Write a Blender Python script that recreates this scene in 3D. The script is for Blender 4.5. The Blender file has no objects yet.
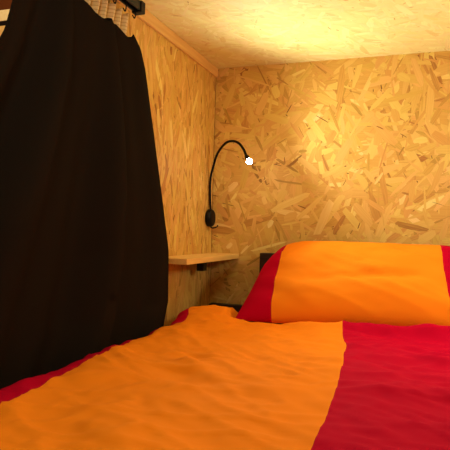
import bpy, bmesh, math, random
from mathutils import Vector, Matrix, noise

EYE = 0.80                       # height of the camera above the floor
scene = bpy.context.scene
col = scene.collection
random.seed(7)


# ------------------------------------------------------------------ helpers
def lin(r, g, b):
    f = lambda c: (c / 12.92 if c <= 0.04045 else ((c + 0.055) / 1.055) ** 2.4)
    return (f(r / 255), f(g / 255), f(b / 255), 1)


def tag(o, label, cat, group=None):
    o['label'] = label
    o['category'] = cat
    if group:
        o['group'] = group
    return o


def thing(name, label, cat, loc):
    o = bpy.data.objects.new(name, None)
    o.empty_display_size = 0.05
    col.objects.link(o)
    o.location = loc
    return tag(o, label, cat)


def obj(name, bm, mat, parent=None, smooth=False):
    me = bpy.data.meshes.new(name)
    bmesh.ops.recalc_face_normals(bm, faces=bm.faces)
    bm.to_mesh(me)
    bm.free()
    me.materials.append(mat)
    if smooth:
        for p in me.polygons:
            p.use_smooth = True
    o = bpy.data.objects.new(name, me)
    col.objects.link(o)
    if parent is not None:
        o.parent = parent
        m = Matrix.Identity(4)
        q = parent
        chain = Vector((0, 0, 0))
        while q is not None:
            chain += q.location
            q = q.parent
        o.location = -chain       # mesh data is in world coordinates
    return o


def structure(o):
    o['kind'] = 'structure'
    return o


def add_box(bm, lo, hi, bevel=0.0):
    g = bmesh.ops.create_cube(bm, size=1.0)
    vs = g['verts']
    for v in vs:
        v.co = Vector([(lo[i] + hi[i]) / 2 + v.co[i] * (hi[i] - lo[i]) for i in range(3)])
    if bevel:
        es = list({e for v in vs for e in v.link_edges})
        bmesh.ops.bevel(bm, geom=es, offset=bevel, segments=2, profile=0.6, affect='EDGES')


def box_bm(lo, hi, bevel=0.0):
    bm = bmesh.new()
    add_box(bm, lo, hi, bevel)
    return bm


def add_tube(bm, pts, radii, n=14, cap=True):
    pts = [Vector(p) for p in pts]
    if not isinstance(radii, (list, tuple)):
        radii = [radii] * len(pts)
    rings = []
    t0 = (pts[1] - pts[0]).normalized()
    up = Vector((0, 0, 1)) if abs(t0.z) < 0.9 else Vector((1, 0, 0))
    u = t0.cross(up).normalized()
    for i, p in enumerate(pts):
        a = pts[max(i - 1, 0)]
        b = pts[min(i + 1, len(pts) - 1)]
        t = (b - a).normalized()
        u = (u - t * u.dot(t)).normalized()
        w = t.cross(u)
        ring = []
        for k in range(n):
            an = 2 * math.pi * k / n
            ring.append(bm.verts.new(p + (u * math.cos(an) + w * math.sin(an)) * radii[i]))
        rings.append(ring)
    for i in range(len(rings) - 1):
        for k in range(n):
            bm.faces.new((rings[i][k], rings[i][(k + 1) % n], rings[i + 1][(k + 1) % n], rings[i + 1][k]))
    if cap:
        bm.faces.new(rings[0][::-1])
        bm.faces.new(rings[-1])


def tube_bm(pts, radii, n=14):
    bm = bmesh.new()
    add_tube(bm, pts, radii, n)
    return bm


def spline(pts, n):
    """Catmull-Rom through the points."""
    P = [Vector(p) for p in pts]
    P = [P[0] * 2 - P[1]] + P + [P[-1] * 2 - P[-2]]
    out = []
    for i in range(1, len(P) - 2):
        for k in range(n):
            t = k / n
            a, b, c, d = P[i - 1], P[i], P[i + 1], P[i + 2]
            out.append(0.5 * ((2 * b) + (c - a) * t + (2 * a - 5 * b + 4 * c - d) * t * t + (3 * b - a - 3 * c + d) * t ** 3))
    out.append(P[-2])
    return out


def interp(x, xs, ys):
    if x <= xs[0]:
        return ys[0]
    for i in range(len(xs) - 1):
        if x <= xs[i + 1]:
            t = (x - xs[i]) / (xs[i + 1] - xs[i])
            return ys[i] + (ys[i + 1] - ys[i]) * t
    return ys[-1]


def sstep(a, b, x):
    t = min(max((x - a) / (b - a), 0), 1)
    return t * t * (3 - 2 * t)


# ---------------------------------------------------------------- materials
def new_mat(name):
    m = bpy.data.materials.new(name)
    m.use_nodes = True
    nt = m.node_tree
    return m, nt, nt.nodes['Principled BSDF']


def simple(name, c, rough=0.6, metal=0.0, spec=0.4, noise_amt=0.12, scale=60):
    m, nt, b = new_mat(name)
    tc = nt.nodes.new('ShaderNodeTexCoord')
    nz = nt.nodes.new('ShaderNodeTexNoise')
    nz.inputs['Scale'].default_value = scale
    nt.links.new(tc.outputs['Object'], nz.inputs['Vector'])
    mx = nt.nodes.new('ShaderNodeMix')
    mx.data_type = 'RGBA'
    mx.inputs['A'].default_value = [x * (1 - noise_amt) for x in c[:3]] + [1]
    mx.inputs['B'].default_value = [min(1, x * (1 + noise_amt)) for x in c[:3]] + [1]
    nt.links.new(nz.outputs['Fac'], mx.inputs['Factor'])
    nt.links.new(mx.outputs['Result'], b.inputs['Base Color'])
    b.inputs['Roughness'].default_value = rough
    b.inputs['Metallic'].default_value = metal
    b.inputs['Specular IOR Level'].default_value = spec
    return m


def osb_material(name, stops, rough=0.55):
    """Strand board: the tone of each flake comes with the flake, the grain runs along it."""
    m, nt, b = new_mat(name)
    L = nt.links
    at = nt.nodes.new('ShaderNodeAttribute')
    at.attribute_name = 'tone'
    sep = nt.nodes.new('ShaderNodeSeparateColor')
    L.new(at.outputs['Color'], sep.inputs['Color'])
    uv = nt.nodes.new('ShaderNodeUVMap')
    uv.uv_map = 'flake'
    mp = nt.nodes.new('ShaderNodeMapping')
    mp.inputs['Scale'].default_value = (12, 330, 1)
    L.new(uv.outputs['UV'], mp.inputs['Vector'])
    g = nt.nodes.new('ShaderNodeTexNoise')
    g.inputs['Scale'].default_value = 1.0
    g.inputs['Detail'].default_value = 3
    L.new(mp.outputs['Vector'], g.inputs['Vector'])
    # tone + grain
    ma = nt.nodes.new('ShaderNodeMath')
    ma.operation = 'MULTIPLY_ADD'
    ma.inputs[1].default_value = 0.34
    L.new(g.outputs['Fac'], ma.inputs[0])
    L.new(sep.outputs['Red'], ma.inputs[2])
    sb = nt.nodes.new('ShaderNodeMath')
    sb.operation = 'SUBTRACT'
    sb.inputs[1].default_value = 0.17
    L.new(ma.outputs[0], sb.inputs[0])
    rp = nt.nodes.new('ShaderNodeValToRGB')
    cr = rp.color_ramp
    while len(cr.elements) < len(stops):
        cr.elements.new(0.5)
    for e, (p, c) in zip(cr.elements, stops):
        e.position = p
        e.color = c
    L.new(sb.outputs[0], rp.inputs['Fac'])
    hs = nt.nodes.new('ShaderNodeHueSaturation')
    mh = nt.nodes.new('ShaderNodeMapRange')
    mh.inputs['To Min'].default_value = 0.487
    mh.inputs['To Max'].default_value = 0.511
    L.new(sep.outputs['Green'], mh.inputs['Value'])
    L.new(mh.outputs['Result'], hs.inputs['Hue'])
    L.new(rp.outputs['Color'], hs.inputs['Color'])
    L.new(hs.outputs['Color'], b.inputs['Base Color'])
    b.inputs['Roughness'].default_value = rough
    b.inputs['Specular IOR Level'].default_value = 0.25
    bp = nt.nodes.new('ShaderNodeBump')
    bp.inputs['Strength'].default_value = 0.25
    bp.inputs['Distance'].default_value = 0.001
    L.new(g.outputs['Fac'], bp.inputs['Height'])
    L.new(bp.outputs['Normal'], b.inputs['Normal'])
    return m


def wood_material(name, c0, c1, axis=1, rough=0.5, scale=1.0):
    m, nt, b = new_mat(name)
    L = nt.links
    tc = nt.nodes.new('ShaderNodeTexCoord')
    mp = nt.nodes.new('ShaderNodeMapping')
    sc = [90 * scale] * 3
    sc[axis] = 5 * scale
    mp.inputs['Scale'].default_value = sc
    L.new(tc.outputs['Object'], mp.inputs['Vector'])
    nz = nt.nodes.new('ShaderNodeTexNoise')
    nz.inputs['Scale'].default_value = 1.0
    nz.inputs['Detail'].default_value = 4
    L.new(mp.outputs['Vector'], nz.inputs['Vector'])
    rp = nt.nodes.new('ShaderNodeValToRGB')
    rp.color_ramp.elements[0].position = 0.3
    rp.color_ramp.elements[0].color = c0
    rp.color_ramp.elements[1].position = 0.7
    rp.color_ramp.elements[1].color = c1
    L.new(nz.outputs['Fac'], rp.inputs['Fac'])
    L.new(rp.outputs['Color'], b.inputs['Base Color'])
    b.inputs['Roughness'].default_value = rough
    b.inputs['Specular IOR Level'].default_value = 0.3
    return m


def weave_bump(nt, b, scale=900, strength=0.15):
    tc = nt.nodes.new('ShaderNodeTexCoord')
    nz = nt.nodes.new('ShaderNodeTexNoise')
    nz.inputs['Scale'].default_value = scale
    nt.links.new(tc.outputs['Object'], nz.inputs['Vector'])
    bp = nt.nodes.new('ShaderNodeBump')
    bp.inputs['Strength'].default_value = strength
    bp.inputs['Distance'].default_value = 0.0006
    nt.links.new(nz.outputs['Fac'], bp.inputs['Height'])
    nt.links.new(bp.outputs['Normal'], b.inputs['Normal'])


ORANGE = lin(252, 143, 28)
CRIMSON = lin(190, 2, 46)


def striped_cloth(name):
    """Printed cotton: crimson where uv.x < 0 or uv.y > 0, orange between."""
    m, nt, b = new_mat(name)
    L = nt.links
    uv = nt.nodes.new('ShaderNodeUVMap')
    uv.uv_map = 'stripe'
    sp = nt.nodes.new('ShaderNodeSeparateXYZ')
    L.new(uv.outputs['UV'], sp.inputs['Vector'])
    lo = nt.nodes.new('ShaderNodeMath')
    lo.operation = 'LESS_THAN'
    lo.inputs[1].default_value = 0
    L.new(sp.outputs['X'], lo.inputs[0])
    hi = nt.nodes.new('ShaderNodeMath')
    hi.operation = 'GREATER_THAN'
    hi.inputs[1].default_value = 0
    L.new(sp.outputs['Y'], hi.inputs[0])
    mx = nt.nodes.new('ShaderNodeMath')
    mx.operation = 'MAXIMUM'
    L.new(lo.outputs[0], mx.inputs[0])
    L.new(hi.outputs[0], mx.inputs[1])
    mix = nt.nodes.new('ShaderNodeMix')
    mix.data_type = 'RGBA'
    mix.inputs['A'].default_value = ORANGE
    mix.inputs['B'].default_value = CRIMSON
    L.new(mx.outputs[0], mix.inputs['Factor'])
    L.new(mix.outputs['Result'], b.inputs['Base Color'])
    b.inputs['Roughness'].default_value = 0.85
    b.inputs['Specular IOR Level'].default_value = 0.04
    weave_bump(nt, b)
    return m


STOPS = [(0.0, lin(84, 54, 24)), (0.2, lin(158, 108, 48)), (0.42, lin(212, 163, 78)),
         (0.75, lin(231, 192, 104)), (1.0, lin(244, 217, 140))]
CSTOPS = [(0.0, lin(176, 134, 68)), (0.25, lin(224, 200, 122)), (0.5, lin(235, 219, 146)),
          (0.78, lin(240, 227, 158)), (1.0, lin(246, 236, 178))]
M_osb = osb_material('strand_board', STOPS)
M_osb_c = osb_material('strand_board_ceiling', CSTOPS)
M_batten = wood_material('pine_batten', lin(222, 172, 96), lin(238, 196, 120), 1)
M_shelf = wood_material('pine_shelf', lin(232, 186, 104), lin(246, 208, 128), 1)
M_cream = wood_material('pale_plank', lin(236, 208, 150), lin(246, 224, 172), 1)
M_dark = wood_material('dark_stained_wood', lin(44, 26, 18), lin(62, 38, 26), 0)
M_black = simple('black_plastic', lin(10, 9, 9), 0.5, 0, 0.2)
M_neck = simple('black_rubber', lin(9, 8, 8), 0.55, 0, 0.2)
M_metal = simple('black_painted_metal', lin(13, 12, 12), 0.4, 0.1, 0.35)
M_matt = simple('mattress_cover', lin(40, 30, 28), 0.9, 0, 0.1)
M_floor = wood_material('floor_boards', lin(112, 74, 44), lin(140, 96, 60), 1)
M_brown = simple('brown_plaster', lin(150, 84, 44), 0.85, 0, 0.1)
M_cloth = striped_cloth('striped_cotton')

M_curtain, nt, b = new_mat('black_curtain_cloth')
b.inputs['Base Color'].default_value = lin(35, 29, 24)
b.inputs['Roughness'].default_value = 1.0
b.inputs['Specular IOR Level'].default_value = 0.0
weave_bump(nt, b, 1200, 0.25)

# beige header: seersucker with a woven check along its uv
M_header, nt, b = new_mat('beige_check_cloth')
uvn = nt.nodes.new('ShaderNodeUVMap')
uvn.uv_map = 'stripe'
ck = nt.nodes.new('ShaderNodeTexBrick')
ck.inputs['Scale'].default_value = 1.0
ck.inputs['Color1'].default_value = lin(238, 210, 156)
ck.inputs['Color2'].default_value = lin(230, 198, 144)
ck.inputs['Mortar'].default_value = lin(212, 176, 122)
ck.inputs['Brick Width'].default_value = 50.0
ck.inputs['Row Height'].default_value = 0.0085
ck.inputs['Mortar Size'].default_value = 0.0011
ck.offset = 0.0
nt.links.new(uvn.outputs['UV'], ck.inputs['Vector'])
nt.links.new(ck.outputs['Color'], b.inputs['Base Color'])
b.inputs['Roughness'].default_value = 0.9
b.inputs['Specular IOR Level'].default_value = 0.1

M_bulb = bpy.data.materials.new('lit_led')
M_bulb.use_nodes = True
nt = M_bulb.node_tree
nt.nodes.remove(nt.nodes['Principled BSDF'])
em = nt.nodes.new('ShaderNodeEmission')
em.inputs['Color'].default_value = (1.0, 0.95, 0.82, 1)
em.inputs['Strength'].default_value = 110
nt.links.new(em.outputs[0], nt.nodes['Material Output'].inputs['Surface'])


# --------------------------------------------------------------- strand board
def clip(poly, lo, hi, ax):
    def side(pts, lim, keep_less):
        out = []
        for i in range(len(pts)):
            a, b_ = pts[i], pts[(i + 1) % len(pts)]
            ia = (a[ax] <= lim) if keep_less else (a[ax] >= lim)
            ib = (b_[ax] <= lim) if keep_less else (b_[ax] >= lim)
            if ia:
                out.append(a)
            if ia != ib:
                t = (lim - a[ax]) / (b_[ax] - a[ax])
                out.append(tuple(a[k] + (b_[k] - a[k]) * t for k in range(4)))
        return out
    poly = side(poly, lo, False)
    if len(poly) >= 3:
        poly = side(poly, hi, True)
    return poly


def osb_panel(name, origin, U, V, w, h, thick, n, mat, main=None, spread=1.0, seed=1,
              lmin=0.03, lmax=0.15, wmin=0.004, wmax=0.032, depth=0.0006):
    """A board: a slab whose front face carries n pressed wood strands."""
    rnd = random.Random(seed)
    O, U, V = Vector(origin), Vector(U), Vector(V)
    N = U.cross(V)
    bm = bmesh.new()
    tone = bm.loops.layers.float_color.new('tone')
    uvl = bm.loops.layers.uv.new('flake')
    vs = [bm.verts.new(O + U * a + V * c + N * d) for d in (0, -thick) for a, c in ((0, 0), (w, 0), (w, h), (0, h))]
    for f in ((0, 1, 2, 3), (7, 6, 5, 4), (0, 4, 5, 1), (1, 5, 6, 2), (2, 6, 7, 3), (3, 7, 4, 0)):
        fc = bm.faces.new([vs[i] for i in f])
        for lp in fc.loops:
            d = lp.vert.co - O
            lp[tone] = (0.45, 0.5, 0, 1)
            lp[uvl].uv = (d.dot(U), d.dot(V))
    for i in range(n):
        cx, cy = rnd.uniform(-0.02, w + 0.02), rnd.uniform(-0.02, h + 0.02)
        r = rnd.random()
        if main is None:
            an = rnd.uniform(0, math.pi)
        else:
            an = main + rnd.gauss(0, spread)
        dark = rnd.random()
        ln = lmin + (lmax - lmin) * rnd.random() ** 1.5
        wd = wmin + (wmax - wmin) * rnd.random() ** 1.4
        wd = min(wd, ln * 0.55)
        if dark < 0.10:                     # thin dark slivers of bark
            tn = rnd.uniform(0.0, 0.25)
            ln *= rnd.uniform(0.08, 0.42)
            wd = rnd.uniform(0.0010, 0.0036)
        else:
            tn = min(max(rnd.gauss(0.56, 0.12), 0.2), 1)
            if rnd.random() < 0.06:
                tn = rnd.uniform(0.28, 0.42)
                wd = min(wd, 0.010, 0.22 * ln)
        hue = rnd.random()
        hl, hw = ln / 2, wd / 2
        k = rnd.uniform(-0.25, 0.25) * wd
        pts = [(-hl * rnd.uniform(.8, 1), -hw * rnd.uniform(.3, 1)), (-hl * .3, -hw + k * .3), (hl * .3, -hw * rnd.uniform(.8, 1) + k * .3),
               (hl * rnd.uniform(.75, 1), -hw * rnd.uniform(.2, .9)), (hl * rnd.uniform(.85, 1.05), hw * rnd.uniform(-.2, .5)),
               (hl * rnd.uniform(.6, .95), hw * rnd.uniform(.7, 1)), (hl * .1, hw + k * .3), (-hl * .5, hw * rnd.uniform(.8, 1)),
               (-hl * rnd.uniform(.85, 1.05), hw * rnd.uniform(0, .8))]
        ca, sa = math.cos(an), math.sin(an)
        ou, ov = rnd.uniform(0, 5), rnd.uniform(0, 5)
        poly = [(cx + px * ca - py * sa, cy + px * sa + py * ca, px + ou, py + ov) for px, py in pts]
        poly = clip(poly, 0, w, 0)
        if len(poly) < 3:
            continue
        poly = clip(poly, 0, h, 1)
        if len(poly) < 3:
            continue
        off = 0.00008 + depth * (i + 1) / n
        vv = [bm.verts.new(O + U * p[0] + V * p[1] + N * off) for p in poly]
        try:
            fc = bm.faces.new(vv)
        except ValueError:
            continue
        for lp, p in zip(fc.loops, poly):
            lp[tone] = (tn, hue, 0, 1)
            lp[uvl].uv = (p[2], p[3])
    me = bpy.data.meshes.new(name)
    bm.to_mesh(me)
    bm.free()
    me.materials.append(mat)
    o = bpy.data.objects.new(name, me)
    col.objects.link(o)
    return structure(o)


# ------------------------------------------------------------------ setting
CEIL = EYE + 0.60
XR, YF = 1.16, -2.32          # far side wall and the wall at the foot
osb_panel('wall_back', (0, 0, 0), (1, 0, 0), (0, 0, 1), XR, CEIL, 0.018, 4200, M_osb, seed=3)
osb_panel('wall_left', (0, -0.74, 0), (0, 1, 0), (0, 0, 1), 0.735, CEIL, 0.018, 3000, M_osb,
          main=math.pi / 2, spread=0.33, seed=5, wmax=0.022)
osb_panel('wall_right', (XR, 0, 0), (0, -1, 0), (0, 0, 1), -YF, CEIL, 0.018, 4500, M_osb,
          main=math.pi / 2, spread=0.5, seed=8)
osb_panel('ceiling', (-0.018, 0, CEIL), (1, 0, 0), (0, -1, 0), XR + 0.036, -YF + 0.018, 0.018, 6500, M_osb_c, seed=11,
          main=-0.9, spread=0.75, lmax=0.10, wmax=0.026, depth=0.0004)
structure(obj('floor', box_bm((-1.62, YF - 0.02, -0.03), (XR + 0.02, 0.62, 0)), M_floor))
# aisle beyond the curtain
structure(obj('wall_aisle', box_bm((-1.62, YF - 0.02, 0), (-1.60, 0.62, 2.4)), M_brown))
structure(obj('wall_aisle_end', box_bm((-1.60, 0.60, 0), (-0.019, 0.62, 2.4)), M_brown))
# batten where the side wall meets the ceiling
structure(obj('trim_1', box_bm((0.0007, -0.74, EYE + 0.566), (0.009, -0.0008, CEIL - 0.0006), 0.002), M_batten))

# bunk across the aisle, a sliver of which shows past the curtain
t = thing('bunk_frame', 'pale planked bunk bed side across the aisle, glimpsed left of black curtain', 'bunk bed', (-0.8, 0.03, 0))
obj('side_plank', box_bm((-1.55, 0.0, EYE + 0.882), (-0.06, 0.02, EYE + 0.930), 0.002), M_cream, t)
obj('metal_rail', box_bm((-1.55, 0.003, EYE + 0.862), (-0.06, 0.018, EYE + 0.881), 0.002), M_metal, t)
obj('lower_plank', box_bm((-1.55, 0.0, EYE + 0.60), (-0.06, 0.02, EYE + 0.861), 0.002), M_batten, t)
for xx in (-1.55, -0.11):
    obj('post', box_bm((xx, 0.021, 0), (xx + 0.05, 0.07, EYE + 1.0), 0.003), M_cream, t)

# -------------------------------------------------------------------- bed
XL, XB = 0.125, 1.145
MT = EYE - 0.298                     # top of the mattress
bed = thing('bed', 'dark wooden bed with low headboard against the strand board wall', 'bed', (0.63, -1.1, 0))
obj('headboard', box_bm((0.198, -0.045, 0.24), (0.96, -0.006, EYE - 0.074), 0.004), M_dark, bed)
obj('head_rail', box_bm((0.012, -0.046, 0.24), (0.197, -0.012, EYE - 0.264), 0.003), M_dark, bed)
obj('side_rail', box_bm((XL - 0.005, -2.2, 0.22), (XL + 0.02, -0.047, 0.36), 0.003), M_dark, bed)
obj('side_rail', box_bm((XB - 0.02, -2.2, 0.22), (XB + 0.005, -0.047, 0.36), 0.003), M_dark, bed)
obj('foot_rail', box_bm((XL - 0.005, -2.235, 0.22), (XB + 0.005, -2.201, 0.42), 0.003), M_dark, bed)
obj('base_board', box_bm((XL + 0.021, -2.2, 0.30), (XB - 0.021, -0.047, 0.32)), M_dark, bed)
for lx in (XL - 0.005, XB - 0.045):
    for ly in (-2.199, -0.10):
        obj('leg', box_bm((lx + 0.0, ly, 0), (lx + 0.05, ly + 0.05, 0.219), 0.003), M_dark, bed)
mt = obj('mattress', box_bm((XL + 0.022, -2.19, 0.321), (XB - 0.022, -0.05, MT), 0.02), M_matt)
tag(mt, 'dark mattress lying in the bed under the striped duvet', 'mattress')


# -------------------------------------------------------------------- duvet
def seg_ridge(x, y, a, b_, wd, hgt):
    ax, ay = a
    bx, by = b_
    dx, dy = bx - ax, by - ay
    L2 = dx * dx + dy * dy
    t = ((x - ax) * dx + (y - ay) * dy) / L2
    tt = min(max(t, 0), 1)
    d = math.hypot(x - ax - dx * tt, y - ay - dy * tt)
    fade = math.sin(math.pi * min(max((t + 0.1) / 1.2, 0), 1))
    return hgt * fade * math.exp(-(d / wd) ** 2)


RIDGES = [((0.05, -0.43), (0.30, -0.375), 0.013, 0.016), ((0.08, -0.52), (0.28, -0.44), 0.013, 0.013),
          ((0.12, -0.58), (0.36, -0.50), 0.020, 0.007), ((0.40, -0.43), (1.25, -0.36), 0.026, 0.030),
          ((0.58, -0.62), (0.98, -0.50), 0.016, 0.009), ((0.56, -0.74), (0.94, -0.66), 0.022, 0.006),
          ((0.62, -0.99), (0.92, -0.90), 0.030, 0.009), ((0.66, -0.56), (0.90, -0.66), 0.012, 0.006),
          ((0.15, -0.80), (0.46, -0.66), 0.030, 0.007), ((0.18, -1.05), (0.42, -0.86), 0.035, 0.008),
          ((0.30, -1.10), (0.58, -1.00), 0.025, 0.006), ((0.14, -1.18), (0.30, -1.02), 0.022, 0.007),
          ((0.70, -1.12), (0.95, -1.16), 0.03, 0.006), ((0.36, -0.60), (0.54, -0.64), 0.018, 0.005)]


def duvet_left(y):
    return interp(y, [-2.3, -1.2, -0.75, -0.56, -0.42, -0.27], [0.118, 0.112, 0.105, 0.092, 0.058, 0.050])


DY0, DY1 = -2.19, -0.275
DXR = 1.125
DR = 0.05


def duvet_top(x, y):
    z = EYE - 0.256
    z += 0.012 * noise.noise(Vector((x * 3.0 + 2, y * 2.2, 0.3)))
    z += 0.008 * noise.noise(Vector((x * 5 - y * 3.5, (x + y) * 9, 1.7)))
    z += 0.0025 * noise.noise(Vector((x * 14 - y * 9, (x + y) * 22, 4.7)))
    z += 0.0012 * noise.noise(Vector((x * 60, y * 35, 9.2)))
    for r in RIDGES:
        z += seg_ridge(x, y, *r)
    # puffier along the open side and at the head corner
    z += 0.010 * (1 - sstep(0.10, 0.34, x))
    z += 0.010 * math.exp(-((x - 0.13) / 0.11) ** 2 - ((y + 0.34) / 0.10) ** 2)
    # lies lower where the pillow presses on it
    # small crisp creases pulled diagonally across the cotton
    c = noise.noise(Vector((x * 4 - y * 2, (x * 0.55 + y) * 17, 12.0)))
    z += 0.0075 * max(0.0, 1 - abs(c) * 4.5) ** 1.5 * (0.5 + 0.5 * noise.noise(Vector((x * 4, y * 4, 20))))
    c = noise.noise(Vector((x * 5 + y * 4, (y - x * 0.3) * 15, 31.0)))
    z += 0.006 * max(0.0, 1 - abs(c) * 5) ** 1.5 * (0.5 + 0.5 * noise.noise(Vector((x * 5, y * 5, 41))))
    # pressed flat where the pillow rests on it
    yb = -0.412 + 0.142 * (x - 0.3)
    k = sstep(yb - 0.022, yb, y) * sstep(0.20, 0.236, x)
    z += (min(z, EYE - 0.272) - z) * k
    return max(z, MT + 0.008)


def build_duvet():
    bm = bmesh.new()
    uv = bm.loops.layers.uv.new('stripe')
    nx, ny = 150, 260
    top, bot = [], []
    info = {}
    for j in range(ny + 1):
        y = DY0 + (DY1 - DY0) * j / ny
        xl = duvet_left(y)
        rt, rb = [], []
        for i in range(nx + 1):
            s = i / nx
            x = xl + (DXR - xl) * s
            d = min(x - xl, DXR - x, y - DY0, (DY1 - y))
            # rounded corner at the head
            z = duvet_top(x, y)
            zb = MT + 0.001 if x > XL else MT - 0.0
            if d < DR:
                k = 1 - max(d, 0) / DR
                mid = (z + zb) / 2
                z = mid + (z - mid) * math.sqrt(max(0, 1 - k * k))
                zb = mid - (mid - zb) * math.sqrt(max(0, 1 - k * k))
            yo = 0.02 * noise.noise(Vector((x * 6, 3.1, 0))) * sstep(DY1 - 0.15, DY1, y)
            if y > -0.5:                       # bring the head edge round the corner
                yo -= 0.05 * (1 - sstep(0.05, 0.13, x)) * sstep(-0.36, DY1, y)
            xo = 0.006 * noise.noise(Vector((y * 9, 7.7, 0))) * (1 - sstep(0, 0.1, x - xl))
            v = bm.verts.new((x + xo, y + yo, z))
            w = bm.verts.new((x + xo, y + yo, min(zb, z - 0.0005)))
            info[v] = info[w] = (x, y)
            rt.append(v)
            rb.append(w)
        top.append(rt)
        bot.append(rb)

    def stripe(x, y):
        left = interp(y, [-1.5, -1.3, -1.12, -0.95, -0.70, -0.50, -0.3], [0.215, 0.195, 0.168, 0.150, 0.125, 0.128, 0.05])
        left += 0.004 * noise.noise(Vector((y * 12, 0.5, 0)))
        right = interp(y, [-1.5, -1.25, -0.97, -0.62, -0.50, -0.3], [0.618, 0.610, 0.604, 0.574, 0.548, 0.52])
        right += 0.004 * noise.noise(Vector((y * 10, 8.5, 0)))
        return x - left, x - right

    def face(q):
        f = bm.faces.new(q)
        f.smooth = True
        for lp in f.loops:
            x, y = info[lp.vert]
            lp[uv].uv = stripe(x, y)
    for j in range(ny):
        for i in range(nx):
            face((top[j][i], top[j][i + 1], top[j + 1][i + 1], top[j + 1][i]))
            face((bot[j][i], bot[j + 1][i], bot[j + 1][i + 1], bot[j][i + 1]))
    for j in range(ny):
        face((top[j][0], top[j + 1][0], bot[j + 1][0], bot[j][0]))
        face((top[j + 1][nx], top[j][nx], bot[j][nx], bot[j + 1][nx]))
    for i in range(nx):
        face((top[0][i + 1], top[0][i], bot[0][i], bot[0][i + 1]))
        face((top[ny][i], top[ny][i + 1], bot[ny][i + 1], bot[ny][i]))
    o = obj('duvet', bm, M_cloth, smooth=True)
    return tag(o, 'rumpled orange duvet with broad crimson stripes spread over the bed', 'duvet')


build_duvet()


# ------------------------------------------------------------------- pillow
def build_pillow():
    bm = bmesh.new()
    uv = bm.loops.layers.uv.new('stripe')
    nx, ny = 90, 60
    B = Vector((0, -0.402, EYE - 0.250))
    T = Vector((0, -0.078, EYE - 0.030))
    eb = (T - B) / 2
    n = Vector((0, -(T - B).z, (T - B).y)).normalized()
    info = {}
    grids = []
    for sgn, th in ((1, 0.066), (-1, 0.050)):
        g = []
        for j in range(ny + 1):
            b_ = -1 + 2 * j / ny
            b2 = math.sin(b_ * math.pi / 2)
            row = []
            for i in range(nx + 1):
                a = -1 + 2 * i / nx
                a2 = math.sin(a * math.pi / 2)
                W = 0.337 * (1 - 0.055 * (b2 + 1) / 2 - 0.030 * (1 - b2 * b2))
                # soft rounding of the upper corners
                cut = 1 - 0.10 * max(0, b2) ** 6
                x = 0.570 + a2 * W * cut
                if a2 < 0:
                    x -= -0.030 * a2 * a2 * sstep(0.1, 1.0, b2)
                yy = b2 * (1 - 0.035 * (1 - a2 * a2)) * (1 - 0.05 * max(0, abs(a2) - 0.75) * (1 if b2 > 0 else 0) * 4)
                prof = ((1 - abs(a2) ** 3.2) * (1 - abs(b2) ** 2.6)) ** 0.55 if abs(a2) < 1 and abs(b2) < 1 else 0
                belly = 1 + 0.22 * -b2
                t = th * prof * belly
                if sgn > 0:
                    t += prof * (0.013 * noise.noise(Vector((x * 5, yy * 1.6, 2.2))) + 0.008 * noise.noise(Vector((x * 12 + yy * 2.2, yy * 3.2 - x * 4, 5.2)))
                                 + 0.0016 * noise.noise(Vector((x * 30 + yy * 6, yy * 9 - x * 18, 8))))
                    c = noise.noise(Vector((x * 5 + yy * 1.5, yy * 3.4 + x * 8, 15.0)))
                    t += 0.009 * prof * max(0.0, 1 - abs(c) * 4) ** 1.5 * (0.5 + 0.5 * noise.noise(Vector((x * 6, yy * 2, 25))))
                    t -= 0.010 * prof * math.exp(-((b2 + 0.28 - 0.5 * (x - 0.55)) / 0.10) ** 2) * sstep(0.36, 0.5, x) * (1 - sstep(0.62, 0.8, x))
                p = (B + T) / 2 + eb * yy + n * (sgn * t)
                p.y += 0.085 * (x - 0.30) * (1 - b2) / 1.2
                v = bm.verts.new((x, p.y, p.z + 0.010 * (x - 0.57)))
                info[v] = (x, b2)
                row.append(v)
            g.append(row)
        grids.append(g)

    def face(q):
        f = bm.faces.new(q)
        f.smooth = True
        for lp in f.loops:
            x, b2 = info[lp.vert]
            lo = interp(b2, [-1, 0, 1], [0.338, 0.322, 0.310]) + 0.003 * noise.noise(Vector((b2 * 4, 1.1, 0)))
            hi = interp(b2, [-1, 0, 1], [0.812, 0.792, 0.784]) + 0.002 * noise.noise(Vector((b2 * 5, 6.1, 0)))
            lp[uv].uv = (x - lo, x - hi)
    A, Bk = grids
    for j in range(ny):
        for i in range(nx):
            face((A[j][i], A[j][i + 1], A[j + 1][i + 1], A[j + 1][i]))
            face((Bk[j][i], Bk[j + 1][i], Bk[j + 1][i + 1], Bk[j][i + 1]))
    bmesh.ops.remove_doubles(bm, verts=[v for g in grids for j, r in enumerate(g) for i, v in enumerate(r) if i in (0, nx) or j in (0, ny)], dist=1e-5)
    o = obj('pillow', bm, M_cloth, smooth=True)
    return tag(o, 'plump orange pillow with crimson end stripes propped against the back wall', 'pillow')


build_pillow()

# -------------------------------------------------------------------- shelf
sh = thing('wall_shelf', 'narrow pale wooden shelf in the corner under the reading lamp', 'shelf', (0.0, -0.236, EYE - 0.084))
obj('board', box_bm((0.001, -0.472, EYE - 0.0995), (0.108, -0.001, EYE - 0.0825), 0.0015), M_shelf, sh)
bm = bmesh.new()
add_box(bm, (0.012, -0.205, EYE - 0.1035), (0.068, -0.175, EYE - 0.1000), 0.0006)
add_box(bm, (0.028, -0.207, EYE - 0.136), (0.052, -0.173, EYE - 0.1034), 0.002)
br = obj('bracket', bm, M_metal, sh)
br['label'] = 'small black fitting under the shelf'

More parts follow.
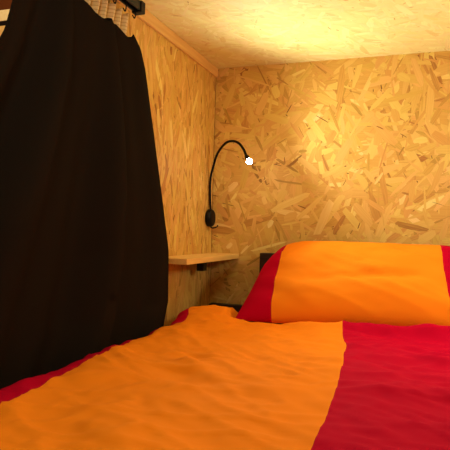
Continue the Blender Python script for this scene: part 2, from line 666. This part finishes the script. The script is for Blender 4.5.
# --------------------------------------------------------------------- lamp
lamp = thing('reading_lamp', 'black gooseneck reading lamp with lit tip in the corner above the shelf', 'lamp', (0.0, -0.046, EYE + 0.045))
bm = bmesh.new()
yc, zc = -0.046, EYE + 0.045
add_tube(bm, [(0.0012, yc, zc), (0.004, yc, zc), (0.015, yc, zc), (0.0195, yc, zc), (0.0215, yc, zc)], [0.0300, 0.0315, 0.0315, 0.0285, 0.020], 36)
obj('base', bm, M_black, lamp, True)
neck_pts = [(0.011, -0.046, EYE + 0.068), (0.0095, -0.049, EYE + 0.095), (0.009, -0.054, EYE + 0.178), (0.023, -0.064, EYE + 0.229),
            (0.045, -0.080, EYE + 0.275), (0.080, -0.100, EYE + 0.305), (0.114, -0.122, EYE + 0.308), (0.142, -0.140, EYE + 0.297),
            (0.164, -0.154, EYE + 0.274), (0.1775, -0.164, EYE + 0.250)]
NK = spline(neck_pts, 12)
bm = bmesh.new()
add_tube(bm, NK, [0.0042 + 0.0003 * (k % 2) for k in range(len(NK))], 12)
obj('neck', bm, M_neck, lamp, True)
tip = Vector(neck_pts[-1])
ax = Vector((0.55, -0.40, -0.73)).normalized()
hd = obj('head', tube_bm([tip - ax * 0.004, tip, tip + ax * 0.006, tip + ax * 0.019, tip + ax * 0.021], [0.0045, 0.0062, 0.0078, 0.0082, 0.0078], 20), M_black, lamp, True)
bm = bmesh.new()
bmesh.ops.create_uvsphere(bm, u_segments=20, v_segments=12, radius=0.0098)
BC = tip + ax * 0.026
for v in bm.verts:
    v.co += BC
bl = obj('bulb', bm, M_bulb, hd, True)
bl['label'] = 'glowing white led tip'
cb = spline([(0.012, -0.046, EYE + 0.0145), (0.016, -0.047, EYE + 0.010), (0.026, -0.050, EYE + 0.009), (0.038, -0.053, EYE + 0.013), (0.043, -0.054, EYE + 0.019)], 8)
obj('cable', tube_bm(cb, 0.0024, 10), M_neck, lamp, True)

# ------------------------------------------------------------- curtain rail
RX, RZ = 0.058, EYE + 0.545
rail = thing('curtain_rail', 'black curtain rail under the ceiling carrying the black curtain', 'curtain rail', (RX, -1.4, RZ))
bm = bmesh.new()
add_box(bm, (RX - 0.011, -2.30, RZ - 0.010), (RX - 0.006, -0.712, RZ + 0.012), 0.001)
add_box(bm, (RX + 0.006, -2.30, RZ - 0.010), (RX + 0.011, -0.712, RZ + 0.012), 0.001)
add_box(bm, (RX - 0.011, -2.30, RZ + 0.008), (RX + 0.011, -0.712, RZ + 0.013), 0.001)
obj('track', bm, M_metal, rail)
obj('end_cap', box_bm((RX - 0.014, -0.711, RZ - 0.014), (RX + 0.014, -0.690, RZ + 0.015), 0.003), M_black, rail)
for yy in (-0.80, -1.5, -2.2):
    obj('ceiling_bracket', box_bm((RX - 0.009, yy - 0.02, RZ + 0.0135), (RX + 0.009, yy + 0.02, CEIL - 0.0006), 0.001), M_metal, rail)

# ------------------------------------------------------------------ curtain
cur = thing('curtain', 'long black curtain with beige gathered heading hanging over the open bed side', 'curtain', (RX, -0.95, EYE - 0.36))
ZT, ZB = EYE + 0.545, EYE - 0.345


def cur_right(z):
    return interp(z, [-.36, -.272, -.2, -.058, .171, .307, .40, .444, .469, .56],
                  [-.550, -.540, -.514, -.520, -.597, -.642, -.672, -.697, -.735, -.76])


def cur_left(z):
    return interp(z, [-.36, 0.0, .20, .308, .381, .46, .56], [-1.54, -1.40, -1.275, -1.208, -1.182, -1.165, -1.155])


def cur_topz(y):
    """upper hem of the black cloth, drooping between its hooks"""
    return interp(y, [-1.12, -1.03, -0.985, -0.965, -0.93, -0.90, -0.86, -0.833, -0.80, -0.775, -0.76, -0.735],
                  [.527, .520, .500, .462, .452, .444, .462, .470, .468, .455, .458, .468])


def fold_x(s, k, z):
    """depth of the folds; k is 0 at the rail and 1 at the hem"""
    a = (0.012 + 0.018 * sstep(0, 0.5, k)) * (0.8 + 0.7 * s)
    ph = s * 2 * math.pi
    x = a * (0.75 * math.sin(ph * 3.1 + 0.6 + 0.6 * math.sin(k * 2.2)) + 0.4 * math.sin(ph * 5.7 + 1.9 - k) + 0.25 * math.sin(ph * 2.0 + 2.2))
    x += 0.006 * noise.noise(Vector((s * 7, k * 2.5, 3.3)))
    return x * (0.35 + 0.65 * sstep(0.0, 0.10, s))


def build_black():
    bm = bmesh.new()
    nx, ny = 240, 110
    rows = []
    for j in range(ny + 1):
        k = j / ny
        row = []
        for i in range(nx + 1):
            s = i / nx
            ytop = cur_right(.469) + (cur_left(.52) - cur_right(.469)) * s
            zt = cur_topz(ytop)
            z = zt + (-0.345 - zt) * k
            zz = z
            yr, yl = cur_right(zz), cur_left(zz)
            y = yr + (yl - yr) * s
            x = 0.060 + fold_x(s, k, z)
            x += 0.014 * (sstep(0.0, 0.12, s) * (1 - sstep(0.2, 0.45, s))) * sstep(0.1, 0.5, k)
            x = min(x, 0.096) if z < -0.15 else x
            x = max(x + 0.016 * sstep(0.15, 0.4, s) * sstep(-0.2, 0.1, z), 0.022)
            row.append(bm.verts.new((x, y, EYE + z)))
        rows.append(row)
    for j in range(ny):
        for i in range(nx):
            bm.faces.new((rows[j][i], rows[j + 1][i], rows[j + 1][i + 1], rows[j][i + 1]))
    o = obj('black_cloth', bm, M_curtain, cur, True)
    md = o.modifiers.new('thickness', 'SOLIDIFY')
    md.thickness = 0.002
    md.offset = -1
    return o


def build_header():
    bm = bmesh.new()
    uv = bm.loops.layers.uv.new('stripe')
    nx, ny = 380, 26
    rows, info = [], {}
    for j in range(ny + 1):
        k = j / ny
        row = []
        for i in range(nx + 1):
            s = i / nx
            z = .526 + (.425 - .526) * k
            y = -0.706 - 0.012 * k + (-1.11 + 0.70) * s
            x = 0.012 + 0.033 * abs(math.sin(s * math.pi * 13 + 0.3 * math.sin(k * 3))) * (1 - 0.35 * k) + 0.003 * noise.noise(Vector((s * 40, k * 2, 0)))
            
            z += 0.003 * math.sin(s * 2 * math.pi * 13) * (1 - k)
            v = bm.verts.new((x, y, EYE + z))
            info[v] = (s * 0.95, z)
            row.append(v)
        rows.append(row)
    for j in range(ny):
        for i in range(nx):
            f = bm.faces.new((rows[j][i], rows[j + 1][i], rows[j + 1][i + 1], rows[j][i + 1]))
            for lp in f.loops:
                lp[uv].uv = info[lp.vert]
    o = obj('heading', bm, M_header, cur, True)
    o['label'] = 'beige checked gathered heading'
    md = o.modifiers.new('thickness', 'SOLIDIFY')
    md.thickness = 0.0012
    return o


build_black()
build_header()
for k in range(9):
    yy = -0.722 - k * 0.045
    bm = tube_bm(spline([(RX - 0.004, yy, EYE + 0.520), (RX + 0.002, yy, EYE + 0.512), (RX + 0.004, yy, EYE + 0.524), (RX, yy, EYE + 0.5345)], 5), 0.0016, 8)
    obj('hook', bm, M_black, cur, True)


# ------------------------------------------------------------------- lights
def light(name, kind, loc, energy, color, **kw):
    d = bpy.data.lights.new(name, kind)
    d.energy = energy
    d.color = color
    for k, v in kw.items():
        setattr(d, k, v)
    o = bpy.data.objects.new(name, d)
    o.location = loc
    col.objects.link(o)
    return o


sp = light('reading_lamp_beam', 'SPOT', BC + ax * 0.012, 18.0, (0.95, 1.0, 0.82), spot_size=math.radians(176), spot_blend=1.0, shadow_soft_size=0.006)
sp.rotation_euler = Vector((0.80, -0.46, 0.36)).to_track_quat('-Z', 'Y').to_euler()
light('bunk_fill', 'POINT', (0.98, -0.60, EYE + 0.20), 4.6, (0.95, 1.0, 0.82), shadow_soft_size=0.05)  # added fill on the right side, no fixture behind it
light('foot_fill', 'POINT', (0.42, -1.62, EYE + 0.42), 3.6, (1.0, 0.98, 0.82), shadow_soft_size=0.06)  # unseen fill added over the foot end to brighten the bunk
light('aisle_fill', 'POINT', (-0.6, -0.7, 2.1), 30.0, (1.0, 0.78, 0.48), shadow_soft_size=0.08)  # added warm fill for the aisle, not an actual lamp

w = bpy.data.worlds.new('room_air')
scene.world = w
w.use_nodes = True
w.node_tree.nodes['Background'].inputs['Color'].default_value = (1.0, 0.75, 0.5, 1)
w.node_tree.nodes['Background'].inputs['Strength'].default_value = 0.03

# ------------------------------------------------------------------- camera
f_px, yaw, pit, rol, cx = 549.56, 0.3427, 0.0105, 0.0271, 0.7286
F = Vector((-math.sin(yaw) * math.cos(pit), math.cos(yaw) * math.cos(pit), math.sin(pit)))
R = Vector((math.cos(yaw), math.sin(yaw), 0))
U = R.cross(F)
R2 = R * math.cos(rol) + U * math.sin(rol)
U2 = R2.cross(F)
cd = bpy.data.cameras.new('camera')
cd.sensor_width = 36
cd.lens = f_px / 450 * 36
cd.clip_start = 0.02
cam = bpy.data.objects.new('camera', cd)
col.objects.link(cam)
M = Matrix((R2, U2, -F)).transposed().to_4x4()
M.translation = Vector((cx, -1.9, EYE))
cam.matrix_world = M
scene.camera = cam

scene.view_settings.view_transform = 'Standard'
scene.view_settings.look = 'None'
scene.view_settings.exposure = 0.12
scene.view_settings.gamma = 1.0
scene.view_settings.use_curve_mapping = False
